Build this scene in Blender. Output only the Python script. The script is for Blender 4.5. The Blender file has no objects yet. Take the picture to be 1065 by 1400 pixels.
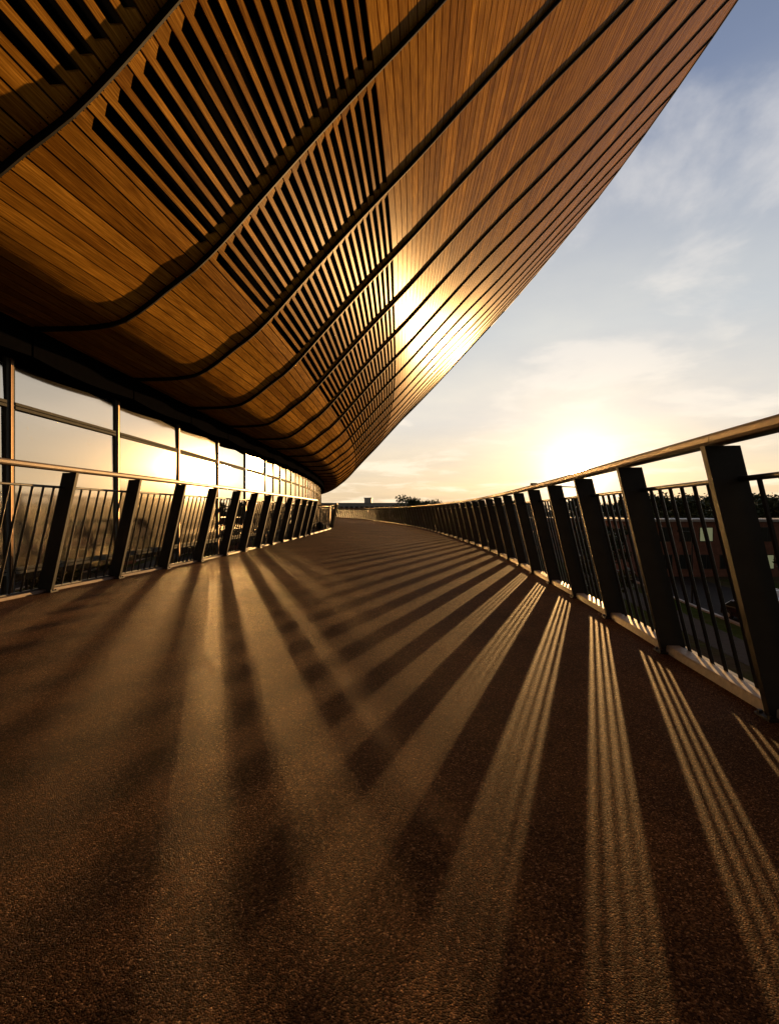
import bpy, math, random
from math import sin, cos, tan, pi, radians, sqrt, floor, exp
from mathutils import Vector, Matrix, noise

random.seed(7)
sc = bpy.context.scene
COL = sc.collection
EYE = 0.834                      # camera height above the deck

# ------------------------------------------------------------------ camera
cam_d = bpy.data.cameras.new('camera')
cam = bpy.data.objects.new('camera', cam_d)
COL.objects.link(cam)
cam.location = (0, 0, EYE)
cam.rotation_euler = (radians(90), 0, 0)
cam_d.sensor_fit = 'HORIZONTAL'
cam_d.sensor_width = 36
cam_d.lens = 36 * 700 / 1065
cam_d.clip_start = 0.02
cam_d.clip_end = 6000
sc.camera = cam

# ------------------------------------------------------------------ light
SUN_AZ, SUN_EL = radians(20.3), radians(4.3)
SDIR = Vector((sin(SUN_AZ) * cos(SUN_EL), cos(SUN_AZ) * cos(SUN_EL), sin(SUN_EL)))
sun_d = bpy.data.lights.new('sun', 'SUN')
sun_d.energy = 5.0
sun_d.angle = radians(0.5)
sun_d.color = (1.0, 0.55, 0.19)
sun = bpy.data.objects.new('sun', sun_d)
sun.rotation_euler = SDIR.to_track_quat('Z', 'Y').to_euler()
COL.objects.link(sun)

world = bpy.data.worlds.new('World')
sc.world = world
world.use_nodes = True
wt = world.node_tree
wt.nodes.clear()
def wn(t, **kw):
    n = wt.nodes.new(t)
    for k, v in kw.items(): setattr(n, k, v)
    return n
def wmath(op, a, b=None, c=None, clamp=False):
    n = wn('ShaderNodeMath', operation=op, use_clamp=clamp)
    for i, v in enumerate((a, b, c)):
        if v is None: continue
        if isinstance(v, (int, float)): n.inputs[i].default_value = v
        else: wt.links.new(v, n.inputs[i])
    return n.outputs[0]
def wmix(f, a, b, mode='MIX'):
    n = wn('ShaderNodeMix', data_type='RGBA', blend_type=mode)
    for i, v in ((0, f), (6, a), (7, b)):
        if isinstance(v, (int, float)): n.inputs[i].default_value = v
        elif isinstance(v, tuple): n.inputs[i].default_value = (*v, 1)
        else: wt.links.new(v, n.inputs[i])
    return n.outputs[2]
sky = wn('ShaderNodeTexSky', sky_type='NISHITA')
sky.sun_disc = False
sky.sun_elevation = SUN_EL
sky.sun_rotation = SUN_AZ
sky.altitude = 50
sky.air_density = 1.0
sky.dust_density = 2.2
sky.ozone_density = 1.5
tc = wn('ShaderNodeTexCoord')
sep = wn('ShaderNodeSeparateXYZ')
wt.links.new(tc.outputs['Generated'], sep.inputs[0])
zc = wmath('MAXIMUM', sep.outputs[2], 0.0)
dotn = wn('ShaderNodeVectorMath', operation='DOT_PRODUCT')
wt.links.new(tc.outputs['Generated'], dotn.inputs[0])
dotn.inputs[1].default_value = SDIR
ang = wmath('ARCCOSINE', wmath('MINIMUM', dotn.outputs['Value'], 1.0))       # radians from the sun
# thin high overcast: warm and bright near the horizon, cooler above, dimmer away from the sun
rmp = wn('ShaderNodeValToRGB')
_el = rmp.color_ramp.elements
_st = [(0.0, (1.0, 0.73, 0.42)), (0.07, (1.0, 0.82, 0.58)), (0.17, (0.92, 0.86, 0.76)), (0.32, (0.72, 0.75, 0.75)),
       (0.47, (0.52, 0.56, 0.63)), (0.60, (0.26, 0.32, 0.46)), (1.0, (0.04, 0.07, 0.15))]
while len(_el) < len(_st): _el.new(0.5)
for e_, (p_, c_) in zip(_el, _st): e_.position = p_; e_.color = (*c_, 1)
wt.links.new(zc, rmp.inputs[0])
sidef = wn('ShaderNodeMapRange')                                             # 1 towards the sun, low behind
sidef.interpolation_type = 'SMOOTHSTEP'
sidef.inputs['From Min'].default_value = 0.60; sidef.inputs['From Max'].default_value = 1.3
sidef.inputs['To Min'].default_value = 9.6; sidef.inputs['To Max'].default_value = 0.25
wt.links.new(ang, sidef.inputs['Value'])
vm = wn('ShaderNodeVectorMath', operation='SCALE')
wt.links.new(rmp.outputs[0], vm.inputs[0]); wt.links.new(sidef.outputs[0], vm.inputs['Scale'])
veil = vm.outputs[0]
veil_f = wmath('EXPONENT', wmath('MULTIPLY', zc, -3.2))
# cloud pattern on a flat layer overhead
div = wmath('ADD', zc, 0.12)
cmb = wn('ShaderNodeCombineXYZ')
wt.links.new(wmath('ADD', wmath('DIVIDE', sep.outputs[0], div), 5.3), cmb.inputs[0])
wt.links.new(wmath('DIVIDE', sep.outputs[1], div), cmb.inputs[1])
nz = wn('ShaderNodeTexNoise')
nz.inputs['Scale'].default_value = 1.35
nz.inputs['Detail'].default_value = 7
nz.inputs['Roughness'].default_value = 0.56
nz.inputs['Distortion'].default_value = 0.25
wt.links.new(cmb.outputs[0], nz.inputs['Vector'])
cr = wn('ShaderNodeMapRange')
cr.inputs['From Min'].default_value = 0.50
cr.inputs['From Max'].default_value = 0.66
cr.interpolation_type = 'SMOOTHSTEP'
wt.links.new(nz.outputs['Fac'], cr.inputs['Value'])
base0 = wmix(0.88, sky.outputs[0], veil)
nz2 = wn('ShaderNodeTexNoise')
nz2.inputs['Scale'].default_value = 0.8; nz2.inputs['Detail'].default_value = 6; nz2.inputs['Roughness'].default_value = 0.6
wt.links.new(cmb.outputs[0], nz2.inputs['Vector'])
gr = wn('ShaderNodeMapRange')
gr.inputs['From Min'].default_value = 0.35; gr.inputs['From Max'].default_value = 0.65
gr.inputs['To Min'].default_value = 0.0; gr.inputs['To Max'].default_value = 0.75
wt.links.new(nz2.outputs['Fac'], gr.inputs['Value'])
base = wmix(gr.outputs[0], base0, wmix(1.0, base0, (0.80, 0.84, 0.93), 'MULTIPLY'))
cloudcol = wmix(veil_f, (7.5, 7.6, 8.0), (14.5, 12.0, 8.6))
skyc = wmix(wmath('MULTIPLY', cr.outputs[0], 0.5), base, cloudcol)
# aureole round the sun
def gauss(w, k):
    return wmath('MULTIPLY', wmath('EXPONENT', wmath('MULTIPLY', wmath('DIVIDE', ang, w), -1.0)), k)
g0 = wmix(1.0, skyc, wmix(1.0, (1.0, 0.82, 0.55), gauss(0.12, 2.0), 'MULTIPLY'), 'ADD')
g1 = wmix(1.0, g0, wmix(1.0, (1.0, 0.85, 0.60), gauss(0.028, 44.0), 'MULTIPLY'), 'ADD')
core = wn('ShaderNodeMapRange')                                              # the veiled sun itself, about a degree across
core.interpolation_type = 'SMOOTHSTEP'
core.inputs['From Min'].default_value = 0.016; core.inputs['From Max'].default_value = 0.009
core.inputs['To Min'].default_value = 0.0; core.inputs['To Max'].default_value = 10000.0
wt.links.new(ang, core.inputs['Value'])
g2 = wmix(1.0, g1, wmix(1.0, (1.0, 0.53, 0.20), core.outputs[0], 'MULTIPLY'), 'ADD')
bg = wn('ShaderNodeBackground')
bg.inputs['Strength'].default_value = 0.062
wt.links.new(g2, bg.inputs['Color'])
wo = wn('ShaderNodeOutputWorld')
wt.links.new(bg.outputs[0], wo.inputs[0])

sc.view_settings.view_transform = 'Standard'
sc.view_settings.look = 'None'
sc.view_settings.gamma = 1
sc.view_settings.use_curve_mapping = False
sc.view_settings.exposure = 0.7
sc.cycles.use_denoising = True
sc.cycles.max_bounces = 8
sc.cycles.glossy_bounces = 5
sc.cycles.sample_clamp_indirect = 0
sc.cycles.blur_glossy = 0.0
sc.cycles.use_guiding = True
world.cycles.sampling_method = 'MANUAL'
world.cycles.sample_map_resolution = 2048

# ------------------------------------------------------------------ materials
def newmat(name):
    m = bpy.data.materials.new(name)
    m.use_nodes = True
    nt = m.node_tree
    b = nt.nodes['Principled BSDF']
    return m, nt, b
def N(nt, t, **kw):
    n = nt.nodes.new(t)
    for k, v in kw.items(): setattr(n, k, v)
    return n
def ramp(nt, src, stops):
    r = N(nt, 'ShaderNodeValToRGB')
    el = r.color_ramp.elements
    while len(el) < len(stops): el.new(0.5)
    for e, (p, c) in zip(el, stops):
        e.position = p; e.color = (*c, 1)
    nt.links.new(src, r.inputs[0])
    return r.outputs[0]
def noise_tex(nt, vec, scale, detail=4, rough=0.5, dim='3D'):
    n = N(nt, 'ShaderNodeTexNoise')
    n.inputs['Scale'].default_value = scale
    n.inputs['Detail'].default_value = detail
    n.inputs['Roughness'].default_value = rough
    if vec is not None: nt.links.new(vec, n.inputs['Vector'])
    return n.outputs['Fac']
def mapping(nt, vec, sc_):
    m = N(nt, 'ShaderNodeMapping')
    m.inputs['Scale'].default_value = sc_
    nt.links.new(vec, m.inputs['Vector'])
    return m.outputs[0]
def bump(nt, b, h, strength, dist, prev=None):
    n = N(nt, 'ShaderNodeBump')
    n.inputs['Strength'].default_value = strength
    n.inputs['Distance'].default_value = dist
    nt.links.new(h, n.inputs['Height'])
    if prev is not None: nt.links.new(prev, n.inputs['Normal'])
    nt.links.new(n.outputs[0], b.inputs['Normal'])
    return n.outputs[0]
def mixc(nt, f, a, b, mode='MIX'):
    n = N(nt, 'ShaderNodeMix', data_type='RGBA', blend_type=mode)
    for i, v in ((0, f), (6, a), (7, b)):
        if isinstance(v, (int, float)): n.inputs[i].default_value = v
        elif isinstance(v, tuple): n.inputs[i].default_value = (*v, 1)
        else: nt.links.new(v, n.inputs[i])
    return n.outputs[2]

def wood_mat():
    m, nt, b = newmat('oiled_cedar')
    uv = N(nt, 'ShaderNodeUVMap'); uv.uv_map = 'uv'
    at = N(nt, 'ShaderNodeAttribute'); at.attribute_name = 'tone'
    off = N(nt, 'ShaderNodeVectorMath', operation='MULTIPLY_ADD')
    nt.links.new(at.outputs['Vector'], off.inputs[0])
    off.inputs[1].default_value = (37, 91, 0)
    nt.links.new(uv.outputs[0], off.inputs[2])
    g = noise_tex(nt, mapping(nt, off.outputs[0], (2.2, 70, 1)), 1.0, 6, 0.6)
    g2 = noise_tex(nt, mapping(nt, off.outputs[0], (0.9, 9, 1)), 1.0, 3, 0.5)
    grain = ramp(nt, g, [(0.28, (0.16, 0.066, 0.009)), (0.5, (0.38, 0.186, 0.025)), (0.72, (0.70, 0.375, 0.062))])
    tone = ramp(nt, at.outputs['Fac'], [(0.0, (0.66, 0.60, 0.54)), (0.3, (0.88, 0.85, 0.82)), (0.75, (0.98, 0.98, 0.98)), (1.0, (1.3, 1.28, 1.2))])
    c = mixc(nt, 1.0, grain, tone, 'MULTIPLY')
    blot = ramp(nt, g2, [(0.3, (0.72, 0.70, 0.68)), (0.65, (1.08, 1.08, 1.08))])
    c = mixc(nt, 1.0, c, blot, 'MULTIPLY')
    # screw heads near the board ends
    su = N(nt, 'ShaderNodeSeparateXYZ'); nt.links.new(uv.outputs[0], su.inputs[0])
    def mm(op, a_, b_=0.0):
        n_ = N(nt, 'ShaderNodeMath', operation=op)
        for i_, v_ in enumerate((a_, b_)):
            if isinstance(v_, (int, float)): n_.inputs[i_].default_value = v_
            else: nt.links.new(v_, n_.inputs[i_])
        return n_.outputs[0]
    a_ = mm('MULTIPLY', mm('FRACT', mm('DIVIDE', su.outputs[0], 2.6)), 2.6)
    ds_ = mm('MINIMUM', mm('ABSOLUTE', mm('SUBTRACT', a_, 0.075)), mm('ABSOLUTE', mm('SUBTRACT', a_, 2.525)))
    b_2 = mm('MULTIPLY', mm('FRACT', mm('DIVIDE', mm('SUBTRACT', su.outputs[1], 0.02), 0.165)), 0.165)
    e_2 = mm('ABSOLUTE', mm('SUBTRACT', mm('ABSOLUTE', mm('SUBTRACT', b_2, 0.0825)), 0.045))
    dd = mm('SQRT', mm('ADD', mm('MULTIPLY', ds_, ds_), mm('MULTIPLY', e_2, e_2)))
    c = mixc(nt, mm('LESS_THAN', dd, 0.006), c, (0.02, 0.012, 0.008))
    nt.links.new(c, b.inputs['Base Color'])
    r = N(nt, 'ShaderNodeMapRange')
    r.inputs['To Min'].default_value = 0.28; r.inputs['To Max'].default_value = 0.42
    nt.links.new(g, r.inputs['Value'])
    nt.links.new(r.outputs[0], b.inputs['Roughness'])
    b.inputs['Specular IOR Level'].default_value = 0.5
    b.inputs['IOR'].default_value = 1.05
    b.inputs['Coat Weight'].default_value = 0.0
    b.inputs['Coat Roughness'].default_value = 0.17
    b.inputs['Coat IOR'].default_value = 1.25
    b.inputs['Specular Tint'].default_value = (1.0, 0.74, 0.38, 1)
    bump(nt, b, g, 0.35, 0.002)
    return m
M_WOOD = wood_mat()

def plain(name, col, rough=0.5, metal=0.0, var=0.15, scale=8.0, bumpd=0.0, spec=0.5):
    m, nt, b = newmat(name)
    tcn = N(nt, 'ShaderNodeTexCoord')
    f = noise_tex(nt, tcn.outputs['Object'], scale, 5, 0.6)
    lo = tuple(c * (1 - var) for c in col); hi = tuple(min(1, c * (1 + var)) for c in col)
    nt.links.new(ramp(nt, f, [(0.3, lo), (0.7, hi)]), b.inputs['Base Color'])
    b.inputs['Roughness'].default_value = rough
    b.inputs['Metallic'].default_value = metal
    b.inputs['Specular IOR Level'].default_value = spec
    if bumpd: bump(nt, b, f, 0.4, bumpd)
    return m
M_MEMB = plain('black_membrane', (0.004, 0.004, 0.005), 0.9, spec=0.0)
M_RIB = plain('dark_steel_seam', (0.010, 0.009, 0.009), 0.6, 0.0, spec=0.12)
M_STEEL = plain('dark_painted_steel', (0.018, 0.015, 0.013), 0.48, 0.1, 0.3, 14, 0.0005, spec=0.5)
M_HAND = plain('bronze_handrail', (0.075, 0.044, 0.024), 0.46, 0.35, 0.2, 20)
M_KERB = plain('pale_kerb_stone', (0.42, 0.36, 0.29), 0.55, 0, 0.18, 30, 0.002)
M_EDGE = plain('rusty_steel_edge', (0.10, 0.055, 0.038), 0.6, 0.2, 0.3, 12)
M_FRAME = plain('grey_window_frame', (0.075, 0.076, 0.070), 0.8, 0.0, spec=0.05)
M_FIN = plain('bronze_glazing_fin', (0.26, 0.15, 0.075), 0.35, 0.6)
M_CONC = plain('concrete', (0.20, 0.185, 0.17), 0.85, 0, 0.2, 1.5, 0.004)
M_ROOF = plain('roof_membrane', (0.10, 0.10, 0.10), 0.8, 0, 0.1, 2)
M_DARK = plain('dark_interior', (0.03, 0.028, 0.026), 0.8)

def deck_mat():
    m, nt, b = newmat('resin_bound_aggregate')
    tcn = N(nt, 'ShaderNodeTexCoord')
    P = tcn.outputs['Object']
    v = N(nt, 'ShaderNodeTexVoronoi'); v.inputs['Scale'].default_value = 290
    nt.links.new(P, v.inputs['Vector'])
    v2 = N(nt, 'ShaderNodeTexVoronoi'); v2.inputs['Scale'].default_value = 640
    nt.links.new(P, v2.inputs['Vector'])
    sepc = N(nt, 'ShaderNodeSeparateColor'); nt.links.new(v.outputs['Color'], sepc.inputs[0])
    stone = ramp(nt, sepc.outputs[0], [(0.0, (0.020, 0.0095, 0.0043)), (0.45, (0.066, 0.032, 0.0145)),
                                        (0.80, (0.150, 0.072, 0.031)), (0.95, (0.25, 0.125, 0.055)), (1.0, (0.48, 0.28, 0.14))])
    n1 = noise_tex(nt, P, 0.9, 5, 0.6)
    n2 = noise_tex(nt, P, 9.0, 4, 0.6)
    patch = ramp(nt, n1, [(0.3, (0.62, 0.60, 0.58)), (0.7, (1.22, 1.21, 1.18))])
    patch2 = ramp(nt, n2, [(0.3, (0.86, 0.86, 0.86)), (0.7, (1.12, 1.12, 1.12))])
    c = mixc(nt, 1.0, mixc(nt, 1.0, stone, patch, 'MULTIPLY'), patch2, 'MULTIPLY')
    nt.links.new(c, b.inputs['Base Color'])
    r = N(nt, 'ShaderNodeMapRange')
    r.inputs['To Min'].default_value = 0.58; r.inputs['To Max'].default_value = 0.80
    nt.links.new(sepc.outputs[1], r.inputs['Value'])
    nt.links.new(r.outputs[0], b.inputs['Roughness'])
    b.inputs['Specular IOR Level'].default_value = 0.5
    b.inputs['IOR'].default_value = 1.085
    b.inputs['Specular Tint'].default_value = (1.0, 0.58, 0.27, 1)
    inv = N(nt, 'ShaderNodeMath', operation='MULTIPLY'); inv.inputs[1].default_value = -1.0
    nt.links.new(v.outputs['Distance'], inv.inputs[0])
    inv2 = N(nt, 'ShaderNodeMath', operation='MULTIPLY'); inv2.inputs[1].default_value = -1.0
    nt.links.new(v2.outputs['Distance'], inv2.inputs[0])
    p = bump(nt, b, inv.outputs[0], 1.0, 0.0028)
    bump(nt, b, inv2.outputs[0], 0.4, 0.0008, p)
    return m
M_DECK = deck_mat()

def glass_mat(rough=0.0):
    m, nt, b = newmat('coated_glass')
    nt.nodes.remove(b)
    out = nt.nodes['Material Output']
    gl = N(nt, 'ShaderNodeBsdfGlossy'); gl.inputs['Roughness'].default_value = rough
    gl.inputs['Color'].default_value = (0.95, 0.88, 0.78, 1)
    tr = N(nt, 'ShaderNodeBsdfTransparent'); tr.inputs['Color'].default_value = (0.35, 0.38, 0.36, 1)
    fr = N(nt, 'ShaderNodeLayerWeight'); fr.inputs['Blend'].default_value = 0.35
    mr = N(nt, 'ShaderNodeMapRange'); mr.inputs['To Min'].default_value = 0.42; mr.inputs['To Max'].default_value = 0.98
    nt.links.new(fr.outputs['Facing'], mr.inputs['Value'])
    mx = N(nt, 'ShaderNodeMixShader')
    nt.links.new(mr.outputs[0], mx.inputs[0])
    nt.links.new(tr.outputs[0], mx.inputs[1]); nt.links.new(gl.outputs[0], mx.inputs[2])
    nt.links.new(mx.outputs[0], out.inputs[0])
    return m
M_GLASS = glass_mat()
M_GLASS_BLUR = glass_mat(0.09)          # panes roughened to blur the sun stripes they throw on the deck

# ------------------------------------------------------------------ object helpers
def prop(o, label=None, cat=None, group=None, kind=None):
    if label: o['label'] = label
    if cat: o['category'] = cat
    if group: o['group'] = group
    if kind: o['kind'] = kind
    return o
def empty(name, loc=(0, 0, 0), rz=0.0, **kw):
    o = bpy.data.objects.new(name, None)
    o.location = loc; o.rotation_euler = (0, 0, rz)
    o.empty_display_size = 0.2
    COL.objects.link(o)
    return prop(o, **kw)
class MB:
    def __init__(s): s.v = []; s.f = []; s.uv = []; s.tone = []
    def add(s, verts, faces, uvs=None, tone=None):
        b = len(s.v)
        s.v += [tuple(p) for p in verts]
        s.f += [tuple(b + i for i in f) for f in faces]
        if uvs is not None:
            s.uv += uvs; s.tone += [tone] * len(verts)
    def box(s, x0, x1, y0, y1, z0, z1, mat=None):
        vs = [Vector((x, y, z)) for z in (z0, z1) for y in (y0, y1) for x in (x0, x1)]
        if mat is not None: vs = [mat @ v for v in vs]
        s.add(vs, [(0, 2, 3, 1), (4, 5, 7, 6), (0, 1, 5, 4), (2, 6, 7, 3), (0, 4, 6, 2), (1, 3, 7, 5)])
    def loft(s, rings, close=True, caps=True):
        n = len(rings[0]); vs = [p for r in rings for p in r]; fs = []
        for i in range(len(rings) - 1):
            for j in range(n if close else n - 1):
                a = i * n + j; b_ = i * n + (j + 1) % n
                fs.append((a, b_, b_ + n, a + n))
        if caps and close:
            fs.append(tuple(range(n))[::-1]); fs.append(tuple(range((len(rings) - 1) * n, len(rings) * n)))
        s.add(vs, fs)
    def tube(s, pts, r, n=8, r2=None):
        rings = []
        for i, p in enumerate(pts):
            p = Vector(p)
            t = (Vector(pts[min(i + 1, len(pts) - 1)]) - Vector(pts[max(i - 1, 0)])).normalized()
            a = t.cross(Vector((0, 0, 1)))
            if a.length < 1e-3: a = Vector((1, 0, 0))
            a.normalize(); b_ = t.cross(a)
            rr = r if r2 is None else r + (r2 - r) * i / (len(pts) - 1)
            rings.append([p + a * rr * cos(2 * pi * k / n) + b_ * rr * sin(2 * pi * k / n) for k in range(n)])
        s.loft(rings)
    def mesh(s, name, mat, smooth=False):
        me = bpy.data.meshes.new(name)
        me.from_pydata(s.v, [], s.f)
        me.materials.append(mat)
        if s.uv:
            ul = me.uv_layers.new(name='uv')
            li = [0] * len(me.loops)
            me.loops.foreach_get('vertex_index', li)
            flat = []
            for i in li: flat += s.uv[i]
            ul.data.foreach_set('uv', flat)
            at = me.attributes.new('tone', 'FLOAT', 'POINT')
            at.data.foreach_set('value', s.tone)
        if smooth: me.polygons.foreach_set('use_smooth', [True] * len(me.polygons))
        me.update()
        return me
    def build(s, name, mat, parent=None, smooth=False, bevel=0.0, **kw):
        o = bpy.data.objects.new(name, s.mesh(name, mat, smooth))
        COL.objects.link(o)
        if parent: o.parent = parent
        if bevel:
            md = o.modifiers.new('bevel', 'BEVEL'); md.width = bevel; md.segments = 2; md.limit_method = 'ANGLE'
        return prop(o, **kw)
def inst(name, me, parent=None, loc=(0, 0, 0), rz=0.0, scale=None, **kw):
    o = bpy.data.objects.new(name, me)
    o.location = loc; o.rotation_euler = (0, 0, rz)
    if scale: o.scale = scale
    COL.objects.link(o)
    if parent: o.parent = parent
    return prop(o, **kw)
def interp(x, tab):
    if x <= tab[0][0]:
        (x0, y0), (x1, y1) = tab[0], tab[1]
    elif x >= tab[-1][0]:
        (x0, y0), (x1, y1) = tab[-2], tab[-1]
    else:
        for i in range(len(tab) - 1):
            if x <= tab[i + 1][0]:
                (x0, y0), (x1, y1) = tab[i], tab[i + 1]; break
    return y0 + (y1 - y0) * (x - x0) / (x1 - x0)
def catmull(x, tab):                                  # smooth curve through a table
    n = len(tab)
    i = 0
    while i < n - 2 and x > tab[i + 1][0]: i += 1
    (x1, y1), (x2, y2) = tab[i], tab[i + 1]
    if x < x1 or x > x2: return interp(x, tab)
    def sl(j):
        if j <= 0: return (tab[1][1] - tab[0][1]) / (tab[1][0] - tab[0][0])
        if j >= n - 1: return (tab[-1][1] - tab[-2][1]) / (tab[-1][0] - tab[-2][0])
        return (tab[j + 1][1] - tab[j - 1][1]) / (tab[j + 1][0] - tab[j - 1][0])
    h = x2 - x1; t = (x - x1) / h
    return ((2 * t**3 - 3 * t**2 + 1) * y1 + (t**3 - 2 * t**2 + t) * h * sl(i)
            + (-2 * t**3 + 3 * t**2) * y2 + (t**3 - t**2) * h * sl(i + 1))

def px(p):                                             # where a point falls in the picture (for choosing what to split)
    if p[1] < 0.05: return None
    return (532.5 + 700 * p[0] / p[1], 700 - 700 * (p[2] - EYE) / p[1])
def inframe(p):
    q = px(p)
    return q is not None and -30 < q[0] < 1095 and -30 < q[1] < 1430

# ------------------------------------------------------------------ plan of the building: a long gentle curve
BAY = 2.6
H0, S0, RAD = radians(1.2), 11.5, 200.0
def head(s): return -H0 + max(0.0, s - S0) / RAD
_DS = 0.25
_px, _py = [-5.07], [6.85]
for i in range(int(125 / _DS)):
    a = head((i + 0.5) * _DS)
    _px.append(_px[-1] - sin(a) * _DS); _py.append(_py[-1] + cos(a) * _DS)
def G(s):
    a = head(s)
    if s <= 0: return -5.07 - sin(a) * s, 6.85 + cos(a) * s, a
    i = min(int(s / _DS), len(_px) - 2); t = s / _DS - i
    return _px[i] + (_px[i + 1] - _px[i]) * t, _py[i] + (_py[i + 1] - _py[i]) * t, a
PROF = [(0.04, 2.42), (0.60, 2.425), (1.1, 2.44), (1.5, 2.51), (1.82, 2.70), (2.2, 3.0), (2.5, 3.22), (2.87, 3.58), (3.5, 4.28),
        (4.43, 5.29), (5.5, 6.40), (6.45, 7.45), (8.4, 9.58), (9.9, 11.1), (11.5, 12.78), (13, 14.4), (15.2, 16.8),
        (17.7, 19.5), (20, 21.9)]
# profile resampled by arc length
_arc = [(0.0, 0.04, PROF[0][1])]
u = 0.04
while u < 19.9:
    u2 = u + 0.05
    z2 = catmull(u2, PROF)
    _arc.append((_arc[-1][0] + sqrt(0.05**2 + (z2 - _arc[-1][2])**2), u2, z2)); u = u2
_STEP = 0.02
_tab = []
j = 0
nmax = int(_arc[-1][0] / _STEP)
for i in range(nmax):
    L = i * _STEP
    while _arc[j + 1][0] < L: j += 1
    t = (L - _arc[j][0]) / (_arc[j + 1][0] - _arc[j][0])
    _tab.append((_arc[j][1] + (_arc[j + 1][1] - _arc[j][1]) * t, _arc[j][2] + (_arc[j + 1][2] - _arc[j][2]) * t))
def prof(L):
    k = max(0.0, min(L / _STEP, len(_tab) - 1.001)); i = int(k); t = k - i
    return _tab[i][0] + (_tab[i + 1][0] - _tab[i][0]) * t, _tab[i][1] + (_tab[i + 1][1] - _tab[i][1]) * t
def len_at_u(uu):
    for i, (a, b_) in enumerate(_tab):
        if a >= uu: return i * _STEP
    return len(_tab) * _STEP
DRIFT = [(-5.2, -0.62), (-2.6, -0.45), (0, -0.24), (2.6, -0.09), (5.2, 0.0), (9, 0.0)]
def surf(s, L, off=0.0, drift=True):
    """point on the soffit, L metres up the profile at station s; off lifts it above the boards"""
    gx, gy, a = G(s)
    if drift: L = max(0.0, L + interp(min(s, 9), DRIFT) * min(1, L / 2.5)); off += 0.05
    u0, z0 = prof(L); u1, z1 = prof(L + 0.04)
    tl = sqrt((u1 - u0)**2 + (z1 - z0)**2)
    nu, nzv = (u1 - u0) / tl, (z1 - z0) / tl
    f = s / BAY - floor(s / BAY)
    sag = 0.006 * 4 * f * (1 - f)
    o = off - sag
    uu = u0 - nzv * o; zz = z0 + nu * o
    return Vector((gx + uu * cos(a), gy + uu * sin(a), zz + EYE))
EAVE = [(-10, 19.1), (25, 18.9), (40, 16.8), (55, 14.4), (75, 11.2), (95, 9.0), (120, 7.5)]
def eave_L(s): return len_at_u(interp(s, EAVE))

stadium = empty('timber_clad_stadium', (-5.0, 6.85, 0), label='large curving stadium with a sloping soffit of orange cedar boards above a strip of windows',
                cat='building')
def in_st(o):                                           # keep world coordinates under the Empty
    o.parent = stadium; o.matrix_parent_inverse = Matrix.Translation((5.0, -6.85, 0)); return o

# ---- cladding boards
PITCH, GAP, THK = 0.165, 0.018, 0.022
K0, K1 = -3, 38
L_LO, L_HI = len_at_u(2.80), len_at_u(5.02)
i_lo, i_hi = int(round(L_LO / PITCH)), int(round(L_HI / PITCH))
eaves = {k: eave_L((k + 0.5) * BAY) for k in range(K0, K1)}
boards = []
for k in range(K0, K1):
    n = int(eaves[k] / PITCH)
    for i in range(n + 1):
        La, Lb = i * PITCH + 0.02, min((i + 1) * PITCH + 0.02, eaves[k])
        if Lb - La < 0.05: continue
        c = surf((k + 0.5) * BAY, (La + Lb) / 2)
        a1, a2 = surf(k * BAY, La), surf((k + 1) * BAY, Lb)
        a3, a4 = surf((k + 1) * BAY, La), surf(k * BAY, Lb)
        area = 0
        if inframe(c) or inframe(a2) or inframe(a3):
            q = [px(p) for p in (a1, a3, a2, a4)]
            if all(q):
                q = [(max(-50, min(1115, x)), max(-50, min(1450, y))) for x, y in q]
                area = abs(sum(q[m][0] * q[(m + 1) % 4][1] - q[(m + 1) % 4][0] * q[m][1] for m in range(4))) / 2
        boards.append((area, k, i, La, Lb))
order = sorted(range(len(boards)), key=lambda q: -boards[q][0])
single = set(order[:300])
rest = MB()
def board(mb, k, i, La, Lb):
    slot = i_lo <= i < i_hi
    s0, s1 = k * BAY + 0.022, (k + 1) * BAY - 0.022
    w = Lb - La - GAP
    c = (La + Lb) / 2
    if slot:
        cut = 0.086 + random.uniform(-0.001, 0.001)
        e = 0.15 + random.uniform(-0.006, 0.006)
        st = [(0, w / 2, w / 2), (e, w / 2, w / 2), (e + 0.012, w / 2, w / 2 - cut * 0.25), (e + 0.06, w / 2, w / 2 - cut)]
        Ls = s1 - s0
        mid = [(Ls * f, st[-1][1], st[-1][2]) for f in (0.35, 0.5, 0.65)]
        st = st + mid + [(Ls - d_, a_, b_) for d_, a_, b_ in reversed(st)]
    else:
        Ls = s1 - s0
        st = [(Ls * f, w / 2, w / 2) for f in (0, 0.2, 0.4, 0.6, 0.8, 1.0)]
    lift = random.uniform(-0.0015, 0.0015)
    tone = random.random()
    vs, uvs, fs = [], [], []
    for d_, a_, b_ in st:
        s = s0 + d_
        vs += [surf(s, c - a_, lift), surf(s, c + b_, lift), surf(s, c + b_, lift + THK), surf(s, c - a_, lift + THK)]
        uvs += [(s, c - a_), (s, c + b_), (s, c + b_ + 0.02), (s, c - a_ - 0.02)]
    for m in range(len(st) - 1):
        for j in range(4):
            a = m * 4 + j; b_ = m * 4 + (j + 1) % 4
            fs.append((a, a + 4, b_ + 4, b_))
    fs.append((0, 1, 2, 3)); n = len(vs); fs.append((n - 1, n - 2, n - 3, n - 4))
    mb.add(vs, fs, uvs, tone)
for q in range(len(boards)):
    _, k, i, La, Lb = boards[q]
    if q in single:
        mb = MB(); board(mb, k, i, La, Lb)
        in_st(mb.build('plank', M_WOOD))
    else:
        board(rest, k, i, La, Lb)
in_st(rest.build('plank_field', M_WOOD, kind='stuff'))

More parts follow.
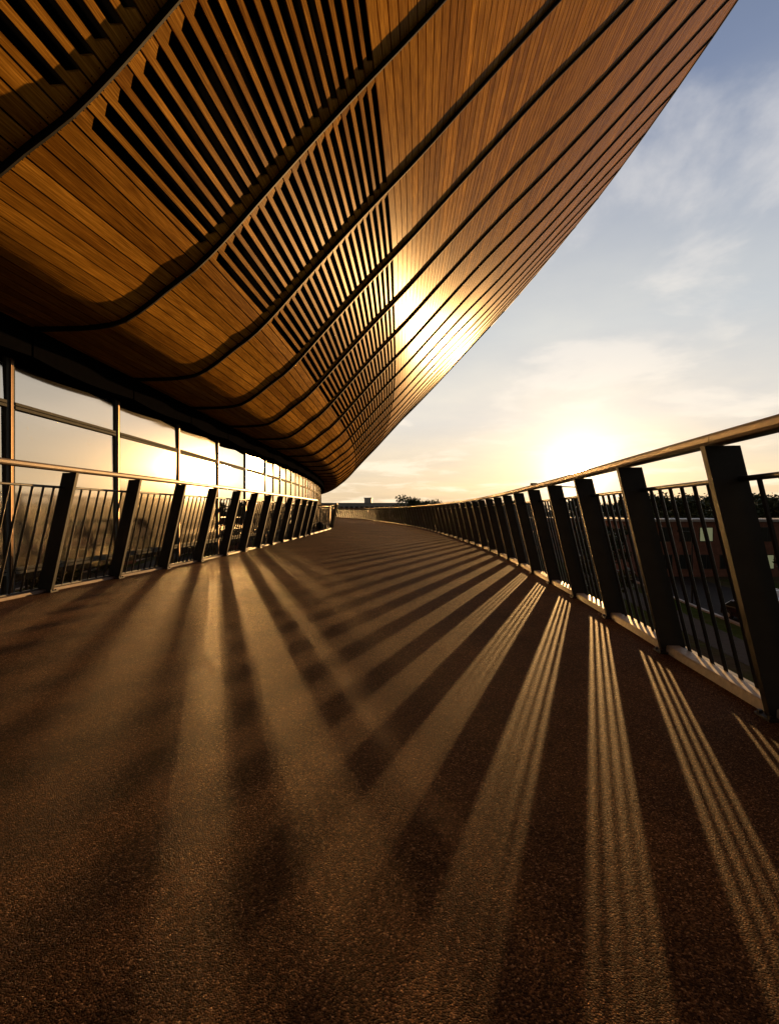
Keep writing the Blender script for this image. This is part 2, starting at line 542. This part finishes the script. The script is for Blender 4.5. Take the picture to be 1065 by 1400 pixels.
# ---- dark membrane behind the boards
mb = MB()
for k in range(K0, K1):
    Le = eaves[k]
    ns = 60
    for zone in range(1):
        Lr = [Le * q / ns for q in range(ns + 1)]
        for h in range(2):
            sA, sB = (k + 0.5 * h) * BAY, (k + 0.5 * h + 0.5) * BAY
            def dep(L): return 0.06 + (0.30 if L_LO - 0.1 < L < L_HI + 0.1 else 0.0)
            vs = []
            for L in Lr: vs += [surf(sA, L, dep(L)), surf(sB, L, dep(L))]
            mb.add(vs, [(2 * q, 2 * q + 1, 2 * q + 3, 2 * q + 2) for q in range(ns)])
in_st(mb.build('backing_membrane', M_MEMB))

# ---- seam ribs between the bays
for k in range(K0, K1 + 1):
    Le = eaves[min(max(k, K0), K1 - 1)]
    if k - 1 in eaves: Le = max(Le, eaves[k - 1])
    mb = MB(); rings = []
    n = 110
    for q in range(n + 1):
        L = Le * q / n
        s = k * BAY
        ring = []
        for ds, off in ((-0.014, 0.03), (-0.019, -0.035), (-0.012, -0.060), (0.012, -0.060), (0.019, -0.035), (0.014, 0.03)):
            p = surf(k * BAY, L, off)
            gx, gy, a = G(s)
            ring.append(p + Vector((-sin(a), cos(a), 0)) * ds)
        rings.append(ring)
    mb.loft(rings)
    in_st(mb.build('seam_rib', M_RIB, smooth=False))

# ---- eave fascia and roof
mb = MB(); rings = []
for k in range(K0, K1 + 1):
    Le = eave_L(k * BAY)
    gx, gy, a = G(k * BAY)
    n_ = Vector((cos(a), sin(a), 0))
    p = surf(k * BAY, Le + 0.0)
    rings.append([p + n_ * 0.02 + Vector((0, 0, -0.03)), p + n_ * 0.09 + Vector((0, 0, 0.02)), p + n_ * 0.07 + Vector((0, 0, 0.30)), p - n_ * 0.25 + Vector((0, 0, 0.30))])
mb.loft(rings)
in_st(mb.build('eave_fascia', M_RIB))
mb = MB(); rings = []
for k in range(K0, K1 + 1):
    Le = eave_L(k * BAY)
    gx, gy, a = G(k * BAY)
    n_ = Vector((cos(a), sin(a), 0))
    p = surf(k * BAY, Le) - n_ * 0.2 + Vector((0, 0, 0.28))
    rings.append([p, p - n_ * 14 + Vector((0, 0, 0.6)), p - n_ * 26 + Vector((0, 0, 0.9)), Vector((p.x - 28 * n_.x, p.y - 28 * n_.y, -7))])
mb.loft(rings, close=False)
in_st(mb.build('roof', M_ROOF))

# ---- glazing under the soffit
FIN_Z0, FIN_Z1 = -3.2, 2.10
def at_glass(s, n=0.0, z=0.0):
    gx, gy, a = G(s)
    return Vector((gx + n * cos(a), gy + n * sin(a), z + EYE))
def gbox(mb, s0, s1, n0, n1, z0, z1):
    vs = [at_glass(s, n, z) for z in (z0, z1) for n in (n0, n1) for s in (s0, s1)]
    mb.add(vs, [(0, 2, 3, 1), (4, 5, 7, 6), (0, 1, 5, 4), (2, 6, 7, 3), (0, 4, 6, 2), (1, 3, 7, 5)])
KG = 20
TR = (1.44, -0.80, -2.9)
for k in range(-3, KG):
    halves = [(0, 1)] if k < 5 else [(0, 0.5), (0.5, 1)]
    for fa, fb in halves:
        sA, sB = (k + fa) * BAY, (k + fb) * BAY
        mb = MB(); gbox(mb, sA - 0.075, sA + 0.075, -0.06, 0.004, FIN_Z0, 2.30)
        mu = in_st(mb.build('mullion', M_FRAME))
        mb = MB()
        gbox(mb, sA - 0.017, sA - 0.006, 0.007, 0.024, FIN_Z0, 2.12)
        gbox(mb, sA + 0.006, sA + 0.017, 0.007, 0.024, FIN_Z0, 2.12)
        if fa == 0: in_st(mb.build('glazing_fin', M_FIN))
        tilt = random.uniform(-0.0015, 0.0015)
        for z0, z1 in ((TR[0] + 0.045, 2.32), (TR[1] + 0.045, TR[0] - 0.045), (TR[2] + 0.045, TR[1] - 0.045)):
            # toughened panes never sit perfectly true: each leans and turns by a fraction of a degree
            dn, dz_ = (0.0, 0.0) if k == 3 else (random.uniform(-0.012, 0.012), random.uniform(-0.016, 0.016))
            w_ = sB - sA - 0.154
            vs = []
            for z in (z0, z1):
                for n in (-0.034, -0.022):
                    for s_ in (sA + 0.077, sB - 0.077):
                        off = dn * ((s_ - sA) / (sB - sA) - 0.5) * w_ * 0.5 + dz_ * ((z - z0) / (z1 - z0) - 0.5) * 1.5
                        vs.append(at_glass(s_, n + off, z))
            mb = MB(); mb.add(vs, [(0, 2, 3, 1), (4, 5, 7, 6), (0, 1, 5, 4), (2, 6, 7, 3), (0, 4, 6, 2), (1, 3, 7, 5)])
            in_st(mb.build('glass_pane', M_GLASS if k == 3 or z1 < 0 else M_GLASS_BLUR))
    for z in TR:
        mb = MB()
        gbox(mb, k * BAY + 0.077, (k + 1) * BAY - 0.077, -0.055, 0.014, z - 0.045, z - 0.006)
        gbox(mb, k * BAY + 0.077, (k + 1) * BAY - 0.077, -0.055, 0.014, z + 0.006, z + 0.045)
        in_st(mb.build('transom', M_FRAME))
for k in range(-3, K1):                                  # added black strip standing in for deep shade between glass head and soffit
    mb = MB(); rings = []
    for q in range(13):
        f = q / 12; s_ = k * BAY + 0.02 + f * (BAY - 0.04)
        zb = 2.05 - 0.055 * sin(pi * f) * (1.25 - 0.5 * f)
        rings.append([at_glass(s_, 0.045, zb), at_glass(s_, 0.30, zb + 0.03), at_glass(s_, 0.30, 2.50), at_glass(s_, 0.045, 2.50)])
    mb.loft(rings)
    in_st(mb.build('head_shade_strip', M_MEMB))
# rooms behind the glass: floors, back wall, columns
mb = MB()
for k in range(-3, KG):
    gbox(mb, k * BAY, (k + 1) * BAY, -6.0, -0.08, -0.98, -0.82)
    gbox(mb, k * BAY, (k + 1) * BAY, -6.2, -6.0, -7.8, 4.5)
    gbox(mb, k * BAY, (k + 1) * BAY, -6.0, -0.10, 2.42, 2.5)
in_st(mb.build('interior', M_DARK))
mb = MB()
for k in range(-3, K1): gbox(mb, k * BAY, (k + 1) * BAY, -0.5, 0.06, -7.8, FIN_Z0)
for k in range(KG, K1): gbox(mb, k * BAY, (k + 1) * BAY, -0.5, 0.02, FIN_Z0, 2.35)
in_st(mb.build('lower_wall', M_CONC))

# ------------------------------------------------------------------ the walkway deck
RIGHT = [(-9, 0.30), (-5, 0.95), (-2, 1.28), (0, 1.47), (2.14, 1.66), (3.08, 1.745), (4.26, 1.86), (5.27, 1.95), (7.34, 2.10), (9.0, 2.21),
         (11.7, 2.31), (14.3, 2.31), (19, 2.20), (25.6, 1.80), (32, 1.15), (39.5, 0.1), (48, -1.35), (57, -3.6), (66, -6.8), (76, -11.0), (88, -17.0)]
LEFT = [(-9, -5.2), (-4, -4.2), (0, -3.72), (2.5, -3.48), (4.9, -3.32), (6.9, -3.10), (9, -2.95), (11.3, -2.87), (14, -2.78), (17.2, -2.74), (20, -2.72),
        (24, -2.78), (30, -3.4), (38, -4.9), (48, -7.6), (57, -11), (66, -15.5), (76, -21), (88, -28)]
def deck_z(x): return -0.0195 * x
xr = lambda y: catmull(y, RIGHT)
xl = lambda y: catmull(y, LEFT)
ys = [-9 + 0.5 * i for i in range(195)]
mb = MB(); rings = []
for y in ys:
    a, b_ = xl(y) - 0.02, xr(y) + 0.02
    row = [Vector((a + (b_ - a) * q / 8, y, deck_z(a + (b_ - a) * q / 8))) for q in range(9)]
    rings.append(row + [Vector((b_, y, deck_z(b_) - 0.28)), Vector((a, y, deck_z(a) - 0.28))])
mb.loft(rings)
mb.build('walkway', M_DECK, kind='structure')
# edge beams under the deck and the piers
for side, fn, sg in (('right', xr, 1), ('left', xl, -1)):
    mb = MB(); rings = []
    for y in ys:
        x = fn(y) + sg * 0.022
        z = deck_z(x)
        rings.append([Vector((x, y, z - 0.02)), Vector((x + sg * 0.16, y, z - 0.02)), Vector((x + sg * 0.16, y, z - 0.55)), Vector((x - sg * 0.5, y, z - 0.55)), Vector((x - sg * 0.5, y, z - 0.285)), Vector((x, y, z - 0.285))])
    mb.loft(rings)
    mb.build('walkway_edge_beam', M_STEEL, kind='structure')

# ------------------------------------------------------------------ railings
RAILH, LEAN = 1.145, 0.265
SP = 1.03
def curve_pts(fn, y0, y1, step):
    """points at equal arc length with heading"""
    out = []; y = y0; acc = 0.0; nxt = 0.0; dy = 0.01
    while y < y1:
        if acc >= nxt - 1e-9:
            h = math.atan2(fn(y + 0.1) - fn(y - 0.1), 0.2)
            out.append((fn(y), y, h)); nxt += step
        x0 = fn(y); y += dy
        acc += sqrt(dy * dy + (fn(y) - x0)**2)
    return out
def post_mesh(side):
    # local x = inward lean direction (towards the deck), y = along the rail
    mb = MB()
    t = 0.018; w = 0.072
    rings = []
    for z in (0.0, RAILH * 0.5, RAILH):
        c = LEAN * z / RAILH
        rings.append([Vector((c - w, -t, z)), Vector((c + w, -t, z)), Vector((c + w, t, z)), Vector((c - w, t, z))])
    mb.loft(rings)
    mb.box(-0.10, 0.10, -0.05, 0.05, 0.0, 0.012)
    for bx, by in ((-0.085, -0.035), (-0.085, 0.035), (0.085, -0.035), (0.085, 0.035)):
        mb.box(bx - 0.008, bx + 0.008, by - 0.008, by + 0.008, 0.012, 0.024)
    return mb.mesh('post', M_STEEL)
def bal_mesh():
    mb = MB(); r = 0.0110; rings = []
    for z in (0.0, 1.0):
        c = LEAN * z / RAILH - 0.045
        rings.append([Vector((c + r * cos(pi * q / 3), r * sin(pi * q / 3), z)) for q in range(6)])
    mb.loft(rings)
    return mb.mesh('baluster', M_STEEL)
POST, BAL = post_mesh(1), bal_mesh()
def sweep(fn, y0, y1, sg, prof_pts, step=0.35):
    """prof_pts: (inward offset, height) ring swept along the rail"""
    mb = MB(); rings = []
    n = max(2, int((y1 - y0) / step))
    for q in range(n + 1):
        y = y0 + (y1 - y0) * q / n
        x = fn(y); h = math.atan2(fn(y + 0.1) - fn(y - 0.1), 0.2)
        inw = Vector((-cos(h) * sg, sin(h) * sg, 0))
        b0 = Vector((x, y, deck_z(x)))
        rings.append([b0 + inw * a + Vector((0, 0, z)) for a, z in prof_pts])
    mb.loft(rings)
    return mb
def rrect(cx_, cz, w, h, r=0.012):
    pts = []
    for sx, sz, a0 in ((1, 1, 0), (-1, 1, 90), (-1, -1, 180), (1, -1, 270)):
        for a in (0, 45, 90):
            an = radians(a0 + a)
            pts.append((cx_ + sx * (w / 2 - r) + r * cos(an), cz + sz * (h / 2 - r) + r * sin(an)))
    return pts
def back(fn, y, n):
    d = 0.0
    while d < n * SP:
        d += sqrt(0.0001 + (fn(y) - fn(y - 0.01))**2); y -= 0.01
    return y
def railing(fn, y0, y1, sg, label, maxbal=300):
    yb = fn(y0)
    r = empty('walkway_railing', (0, 0, 0), label=label, cat='railing')
    pts = curve_pts(fn, y0, y1, SP)
    nb = 0
    stuff = MB()
    bals = []
    for i, (x, y, h) in enumerate(pts):
        rz = -h + (pi if sg > 0 else 0)
        inst('post', POST, r, (x, y, deck_z(x)), rz)
    fine = curve_pts(fn, y0, y1, SP / 8)
    allb = [p for i, p in enumerate(fine) if i % 8 != 0 and p[1] < pts[-1][1]]
    allb.sort(key=lambda p: (p[1] < -0.5, p[0]**2 + p[1]**2))
    for q, (x, y, h) in enumerate(allb):
        rz = -h + (pi if sg > 0 else 0)
        if q < maxbal: inst('baluster', BAL, r, (x, y, deck_z(x)), rz)
        else:
            Mx = Matrix.Translation((x, y, deck_z(x))) @ Matrix.Rotation(rz, 4, 'Z')
            stuff.add([Mx @ v.co for v in BAL.vertices], [tuple(p.vertices) for p in BAL.polygons])
    if stuff.v: stuff.build('baluster_run', M_STEEL, r, kind='stuff')
    ye = pts[-1][1] + 0.05
    tl = LEAN * 1.0 / RAILH - 0.045
    ysub = y0
    sweep(fn, y0, ye, sg, rrect(tl, 1.005, 0.034, 0.022, 0.008)).build('top_rail', M_STEEL, r)
    sweep(fn, y0, ye, sg, rrect(-0.045, 0.030, 0.034, 0.018, 0.006)).build('bottom_rail', M_STEEL, r)
    # handrail in lengths butted over a post, the joints left as fine gaps
    hp = rrect(LEAN + 0.005, RAILH + 0.030, 0.085, 0.052, 0.016)
    y = y0
    k = 0
    while y < ye - 0.1:
        y2 = min(ye, pts[min(k + 4, len(pts) - 1)][1] if k + 4 < len(pts) else ye)
        sweep(fn, y, y2 - 0.003, sg, hp).build('handrail', M_HAND, r, smooth=False)
        y = y2; k += 4
    return r
railing(xr, back(xr, 2.14, 8), 84, 1, 'long dark railing curving along the right-hand outer edge of the walkway, sun behind it')
railing(xl, back(xl, 4.93, 9), 17.4, -1, 'dark railing along the left edge of the walkway in front of the windows')

def kerb(fn, y0, y1, sg, mat=None):
    if mat: sweep(fn, y0, y1, sg, [(-0.03, -0.01), (-0.03, 0.026), (0.026, 0.026), (0.030, -0.01)]).build('kerb', mat, kind='structure'); return
    sweep(fn, y0, y1, sg, [(-0.030, -0.01), (-0.030, 0.044), (-0.026, 0.048), (0.044, 0.048), (0.050, 0.042), (0.052, 0.004), (0.052, -0.01)]).build('kerb', M_KERB, kind='structure')
kerb(xr, -6, 84, 1)
kerb(xl, -6, 17.5, -1, M_EDGE)
kerb(xl, 17.52, 24.0, -1)

# second railing: closes the opening beyond the left railing and runs on round the bend
def xl2(y): return xl(y)
railing(xl, 24.4, 60, -1, 'short dark return railing at the bend, beyond the end of the left railing', 120)
# cross piece from the stadium to the corner post
cr_ = empty('cross_railing', (-2.85, 24.4, 0), label='dark cross railing between the stadium glass and the corner post at the bend', cat='railing')
for q in range(4):
    o = inst('post', POST, cr_, (0.0 - 0.95 * q, 0, deck_z(-2.85)), pi / 2)
for q in range(1, 21):
    if q % 7: inst('baluster', BAL, cr_, (-0.1357 * q, 0, deck_z(-2.85)), pi / 2)
mb = MB(); mb.box(-2.9, 0.05, 0.20, 0.28, 1.14, 1.19); mb.build('handrail', M_HAND, cr_)
mb = MB(); mb.box(-2.9, 0.05, 0.20, 0.235, 1.035, 1.057); mb.build('top_rail', M_STEEL, cr_)

# ------------------------------------------------------------------ the land below and far away
def ground_mat():
    m, nt, b = newmat('park_ground')
    tcn = N(nt, 'ShaderNodeTexCoord')
    f = noise_tex(nt, tcn.outputs['Object'], 0.035, 5, 0.6)
    f2 = noise_tex(nt, tcn.outputs['Object'], 2.5, 5, 0.7)
    c = ramp(nt, f, [(0.38, (0.055, 0.085, 0.022)), (0.47, (0.075, 0.095, 0.030)), (0.53, (0.10, 0.085, 0.055)), (0.7, (0.14, 0.12, 0.09))])
    c = mixc(nt, 1.0, c, ramp(nt, f2, [(0.3, (0.6, 0.6, 0.6)), (0.7, (1.2, 1.2, 1.2))]), 'MULTIPLY')
    nt.links.new(c, b.inputs['Base Color'])
    b.inputs['Roughness'].default_value = 1.0
    b.inputs['Specular IOR Level'].default_value = 0.0
    bump(nt, b, f2, 0.6, 0.15)
    return m
GZ = -7.0
mb = MB(); mb.add([(-3000, -3000, GZ), (3000, -3000, GZ), (3000, 5000, GZ), (-3000, 5000, GZ)], [(0, 1, 2, 3)])
mb.build('ground', ground_mat(), kind='structure')
M_PATH = plain('path_gravel', (0.075, 0.062, 0.048), 0.9, 0, 0.2, 3, spec=0.1)
M_ROAD = plain('asphalt', (0.035, 0.031, 0.028), 0.9, 0, 0.2, 3, spec=0.1)
mb = MB()
vs = []
for i in range(41):
    y = -10 + 4 * i; x = 24 + 0.10 * y + 0.0006 * y * y
    vs += [(x - 4, y, GZ + 0.02), (x + 4, y, GZ + 0.02)]
mb.add(vs, [(2 * i, 2 * i + 1, 2 * i + 3, 2 * i + 2) for i in range(40)])
mb.build('road', M_ROAD, kind='structure')
mb = MB(); vs = []; rings = []
for i in range(41):
    y = -10 + 4 * i; x = 24 + 0.10 * y + 0.0006 * y * y - 4.15
    rings.append([Vector((x - 0.15, y, GZ)), Vector((x - 0.15, y, GZ + 0.13)), Vector((x + 0.13, y, GZ + 0.13)), Vector((x + 0.13, y, GZ))])
mb.loft(rings); mb.build('road_kerb', M_KERB, kind='structure')
mb = MB()
vs = []
for i in range(41):
    y = -10 + 4 * i; x = 16.5 + 0.10 * y + 0.0006 * y * y
    vs += [(x - 1.3, y, GZ + 0.024), (x + 1.3, y, GZ + 0.024)]
mb.add(vs, [(2 * i, 2 * i + 1, 2 * i + 3, 2 * i + 2) for i in range(40)])
mb.build('footpath', M_PATH, kind='structure')

# trees ------------------------------------------------------------
def leaf_mat(name, c0, c1):
    m, nt, b = newmat(name)
    g = N(nt, 'ShaderNodeNewGeometry')
    nt.links.new(ramp(nt, g.outputs['Random Per Island'], [(0.0, c0), (1.0, c1)]), b.inputs['Base Color'])
    b.inputs['Roughness'].default_value = 0.6
    return m
M_LEAF = [leaf_mat('leaf_dark', (0.020, 0.035, 0.010), (0.060, 0.085, 0.022)), leaf_mat('leaf_light', (0.035, 0.050, 0.012), (0.095, 0.110, 0.028))]
M_BARK = plain('bark', (0.06, 0.045, 0.035), 0.9)
def tree_meshes(seed, hh, n=1500, wide=0.36):
    rnd = random.Random(seed)
    tr = MB()
    tr.tube([(0, 0, 0), (0.05, 0, hh * 0.3), (0, 0.08, hh * 0.62)], hh * 0.022, 7, hh * 0.010)
    cl = []
    for q in range(13):
        a = rnd.uniform(0, 2 * pi); z = hh * rnd.uniform(0.32, 0.92)
        rr = hh * wide * sqrt(max(0.05, 1 - ((z / hh - 0.6) / 0.42)**2)) * rnd.uniform(0.25, 0.9)
        c = Vector((rr * cos(a), rr * sin(a), z))
        cl.append((c, hh * rnd.uniform(0.09, 0.17)))
        tr.tube([(0, 0, hh * rnd.uniform(0.2, 0.5)), c * 0.5 + Vector((0, 0, hh * 0.2)), c], hh * 0.009, 5, hh * 0.002)
    cr = MB()
    for q in range(n):
        c, r = rnd.choice(cl)
        d = Vector((rnd.gauss(0, 1), rnd.gauss(0, 1), rnd.gauss(0, 0.8))).normalized() * r * rnd.uniform(0.2, 1.0)
        p = c + d
        s_ = hh * rnd.uniform(0.014, 0.034)
        a = Vector((rnd.gauss(0, 1), rnd.gauss(0, 1), rnd.gauss(0, 1))).normalized()
        b_ = a.cross(Vector((rnd.gauss(0, 1), rnd.gauss(0, 1), rnd.gauss(0, 1)))).normalized()
        cr.add([p - a * s_, p + b_ * s_ * 0.6, p + a * s_, p - b_ * s_ * 0.6], [(0, 1, 2, 3)])
    return tr.mesh('trunk', M_BARK), cr.mesh('crown', M_LEAF[seed % 2])
TREES = [tree_meshes(i + 1, 10.0, 2600, 0.36 + 0.05 * (i % 3)) for i in range(5)]
def tree(x, y, h, v, label, group):
    s = h / 10.0
    t = empty('broadleaf_tree', (x, y, GZ), random.uniform(0, 6), label=label, cat='tree', group=group)
    inst('trunk', TREES[v][0], t, scale=(s, s, s)); inst('crown', TREES[v][1], t, scale=(s * 1.15, s * 1.15, s))
def at(pxx, d): return (pxx - 532.5) / 700 * d
# far ahead
DIST = ['', 'small low tree just right of the lone round tree on the horizon'] + ['dark distant tree over the curved handrail, %s from the far bend' % w for w in ('first', 'second', 'third', 'fourth', 'fifth', 'sixth', 'last')]
for i, (p_, d, ytop) in enumerate([(556, 150, 677), (574, 170, 684), (590, 175, 686), (604, 160, 683), (618, 180, 686), (632, 190, 687), (646, 170, 685), (662, 180, 687), (680, 160, 684)]):
    tree(at(p_, d), d, (700 - ytop) / 700 * d + EYE - GZ, i % 5,
         'round-headed tree standing alone against the sky beyond the far bend' if i == 0 else DIST[i], None if i == 0 else 'distant trees ahead')
for i in range(16):
    p_ = 700 + i * 16 + random.uniform(-5, 5); d = random.uniform(150, 210)
    tree(at(p_, d), d, (700 - random.uniform(677, 688)) / 700 * d + EYE - GZ, i % 5, 'distant tree on the skyline below the sun', 'skyline trees below the sun')
for i in range(22):
    p_ = 868 + i * 15 + random.uniform(-5, 5); d = random.uniform(95, 150)
    tree(at(p_, d), d, (700 - random.uniform(672, 682)) / 700 * d + EYE - GZ, i % 5, 'dark tree in the skyline row seen through the right railing', 'trees behind the right railing')
for i, (x, y, h) in enumerate([(14, 34, 5.2), (19, 47, 6.0), (12, 58, 5.5), (30, 36, 6.4), (36, 30, 6.0), (18, 70, 6.6), (27, 62, 6.2)]):
    tree(x, y, h, i % 5, 'young park tree below the walkway, right of the railing', 'park trees below the walkway')
# buildings ----------------------------------------------------------
M_BRICK = plain('red_brown_brick', (0.22, 0.10, 0.065), 0.85, 0, 0.25, 2.0)
M_PALE = plain('pale_cladding', (0.45, 0.43, 0.40), 0.6, 0, 0.1, 0.5)
M_WIN = plain('window_glass', (0.03, 0.035, 0.035), 0.08, 0.0)
def lit_mat():
    m, nt, b = newmat('lit_window')
    b.inputs['Base Color'].default_value = (0.4, 0.4, 0.25, 1)
    b.inputs['Emission Color'].default_value = (0.75, 0.80, 0.42, 1)
    b.inputs['Emission Strength'].default_value = 0.10
    return m
M_LIT = lit_mat()
def block(name, x0, x1, y0, y1, z1, wall, label, rows, cols, lit=(), rot=0.0, cat='building'):
    cxx, cyy = (x0 + x1) / 2, (y0 + y1) / 2
    w, d_ = x1 - x0, y1 - y0
    t = empty(name, (cxx, cyy, GZ), rot, label=label, cat=cat)
    H = z1 - GZ
    mb = MB(); mb.box(-w / 2, w / 2, -d_ / 2, d_ / 2, 0, H); mb.build('wall', wall, t)
    mb = MB(); mb.box(-w / 2 - 0.25, w / 2 + 0.25, -d_ / 2 - 0.25, d_ / 2 + 0.25, H, H + 0.30); mb.build('roof', M_PALE, t)
    n = 0
    for r in range(rows):
        for c in range(cols):
            xa = -w / 2 + (c + 0.2) * w / cols; xb = -w / 2 + (c + 0.8) * w / cols
            za = (r + 0.3) * H / rows; zb = (r + 0.78) * H / rows
            f = MB(); f.box(xa - 0.08, xb + 0.08, -d_ / 2 - 0.05, -d_ / 2 + 0.1, za - 0.08, zb + 0.08)
            fo = f.build('window', M_FRAME, t)
            g = MB(); g.box(xa, (xa + xb) / 2 - 0.04, -d_ / 2 - 0.075, -d_ / 2 - 0.052, za, zb)
            g.box((xa + xb) / 2 + 0.04, xb, -d_ / 2 - 0.075, -d_ / 2 - 0.052, za, zb)
            g.build('pane', M_LIT if (r, c) in lit else M_WIN, fo)
    return t
block('brick_building', at(868, 62), at(868, 62) + 32, 62, 74, -0.35, M_BRICK, 'low red brick building with a pale flat roof line behind the right railing', 2, 13, {(1, 3), (1, 4), (0, 6), (1, 8)})
block('low_brick_hall', at(700, 105), at(700, 105) + 24, 105, 117, -0.6, M_BRICK, 'low brown hall far behind the middle of the right railing', 2, 8)
block('long_white_hall', at(436, 210), at(560, 210), 210, 240, 4.3, M_PALE, 'long pale low building on the horizon at the far end of the walkway', 2, 18)
block('roof_plant_room', at(497, 209), at(507, 209), 216, 224, 6.6, M_PALE, 'small plant room tower rising above the long pale building', 1, 2)
# spiked grandstand beyond
gs = empty('grandstand', (at(590, 260), 260, GZ), label='far grandstand with a row of pale upright masts on the horizon', cat='building')
mb = MB(); mb.box(-17, 42, 0, 14, 0, 9.6); mb.build('stand', M_PALE, gs)
for q in range(14):
    m_ = MB(); m_.box(-16.5 + q * 3.1, -16.2 + q * 3.1, -0.3, 0, 0, 12.4 + 0.6 * sin(q)); m_.build('mast', M_STEEL, gs)

# street lamps -------------------------------------------------------
def lamp(x, y, h, arm, label, rz=0):
    t = empty('street_lamp', (x, y, GZ), rz, label=label, cat='street lamp')
    m_ = MB(); m_.tube([(0, 0, 0), (0, 0, h)], 0.09, 8, 0.05); m_.build('pole', M_STEEL, t)
    m_ = MB(); m_.tube([(0.03, 0, h - 0.08), (-arm, 0, h)], 0.04, 6); m_.build('arm', M_STEEL, t)
    m_ = MB(); m_.box(-arm - 0.28, -arm + 0.02, -0.12, 0.12, h - 0.07, h + 0.14); m_.build('lamp_head', M_STEEL, t)
dl = 27.0
lamp(at(790, dl), dl, (700 - 664) / 700 * dl + EYE - GZ, 2.2, 'dark lamp post whose long arm shows just above the railing beside the sun')
lamp(26, 44, 6.2, 1.4, 'street lamp beside the road behind the right railing', 0.4)

# parked cars --------------------------------------------------------
def paint(name, c):
    m, nt, b = newmat(name)
    b.inputs['Base Color'].default_value = (*c, 1); b.inputs['Roughness'].default_value = 0.25; b.inputs['Metallic'].default_value = 0.3
    b.inputs['Coat Weight'].default_value = 0.6
    return m
M_TYRE = plain('tyre_rubber', (0.02, 0.02, 0.02), 0.8)
def car(x, y, rz, col, label):
    t = empty('parked_car', (x, y, GZ + 0.02), rz, label=label, cat='car', group='cars parked below the walkway')
    side = [(-2.15, 0.30), (-2.18, 0.75), (-2.0, 0.88), (-1.05, 0.95), (-0.35, 1.42), (1.15, 1.44), (1.85, 0.98), (2.12, 0.90), (2.15, 0.30)]
    m_ = MB(); m_.loft([[Vector((px_, yy * (0.93 if pz > 1.0 else 1.0), pz)) for px_, pz in side] for yy in (-0.86, 0.86)])
    m_.build('body', paint('car_paint', col), t, bevel=0.06)
    gw = [(-0.88, 1.0), (-0.33, 1.36), (1.08, 1.38), (1.62, 1.0)]
    m_ = MB()
    m_.loft([[Vector((px_, yy, pz)) for px_, pz in gw] for yy in (-0.872, 0.872)])
    m_.build('window', M_WIN, t)
    for wx in (-1.35, 1.3):
        for wy in (-0.80, 0.80):
            m_ = MB(); m_.tube([(wx, wy - 0.1, 0.32), (wx, wy + 0.1, 0.32)], 0.32, 14)
            wh = m_.build('wheel', M_TYRE, t)
            m_ = MB(); m_.tube([(wx, wy - 0.11, 0.32), (wx, wy + 0.11, 0.32)], 0.18, 10); m_.build('rim', M_PALE, wh)
    for hy in (-0.62, 0.62):
        m_ = MB(); m_.box(-2.20, -2.1, hy - 0.16, hy + 0.16, 0.62, 0.74); m_.build('headlight', M_PALE, t)
car(24.5, 27, 1.6, (0.6, 0.6, 0.6), 'silver car on the road, nearest of the parked cars behind the right railing')
car(25.6, 36, 1.65, (0.035, 0.010, 0.010), 'dark red car on the road behind the right railing')
car(31.5, 42, 1.5, (0.7, 0.68, 0.62), 'white car on the far side of the road behind the right railing')

# piers under the deck
for i, y in enumerate((-3, 9, 21, 33, 45, 57)):
    x = (xl(y) + xr(y)) / 2
    m_ = MB(); m_.tube([(x, y, GZ), (x, y, -0.30)], 0.35, 16)
    m_.build('bridge_pier', M_CONC, label='round concrete pier carrying the walkway', cat='pier', group='piers under the walkway')
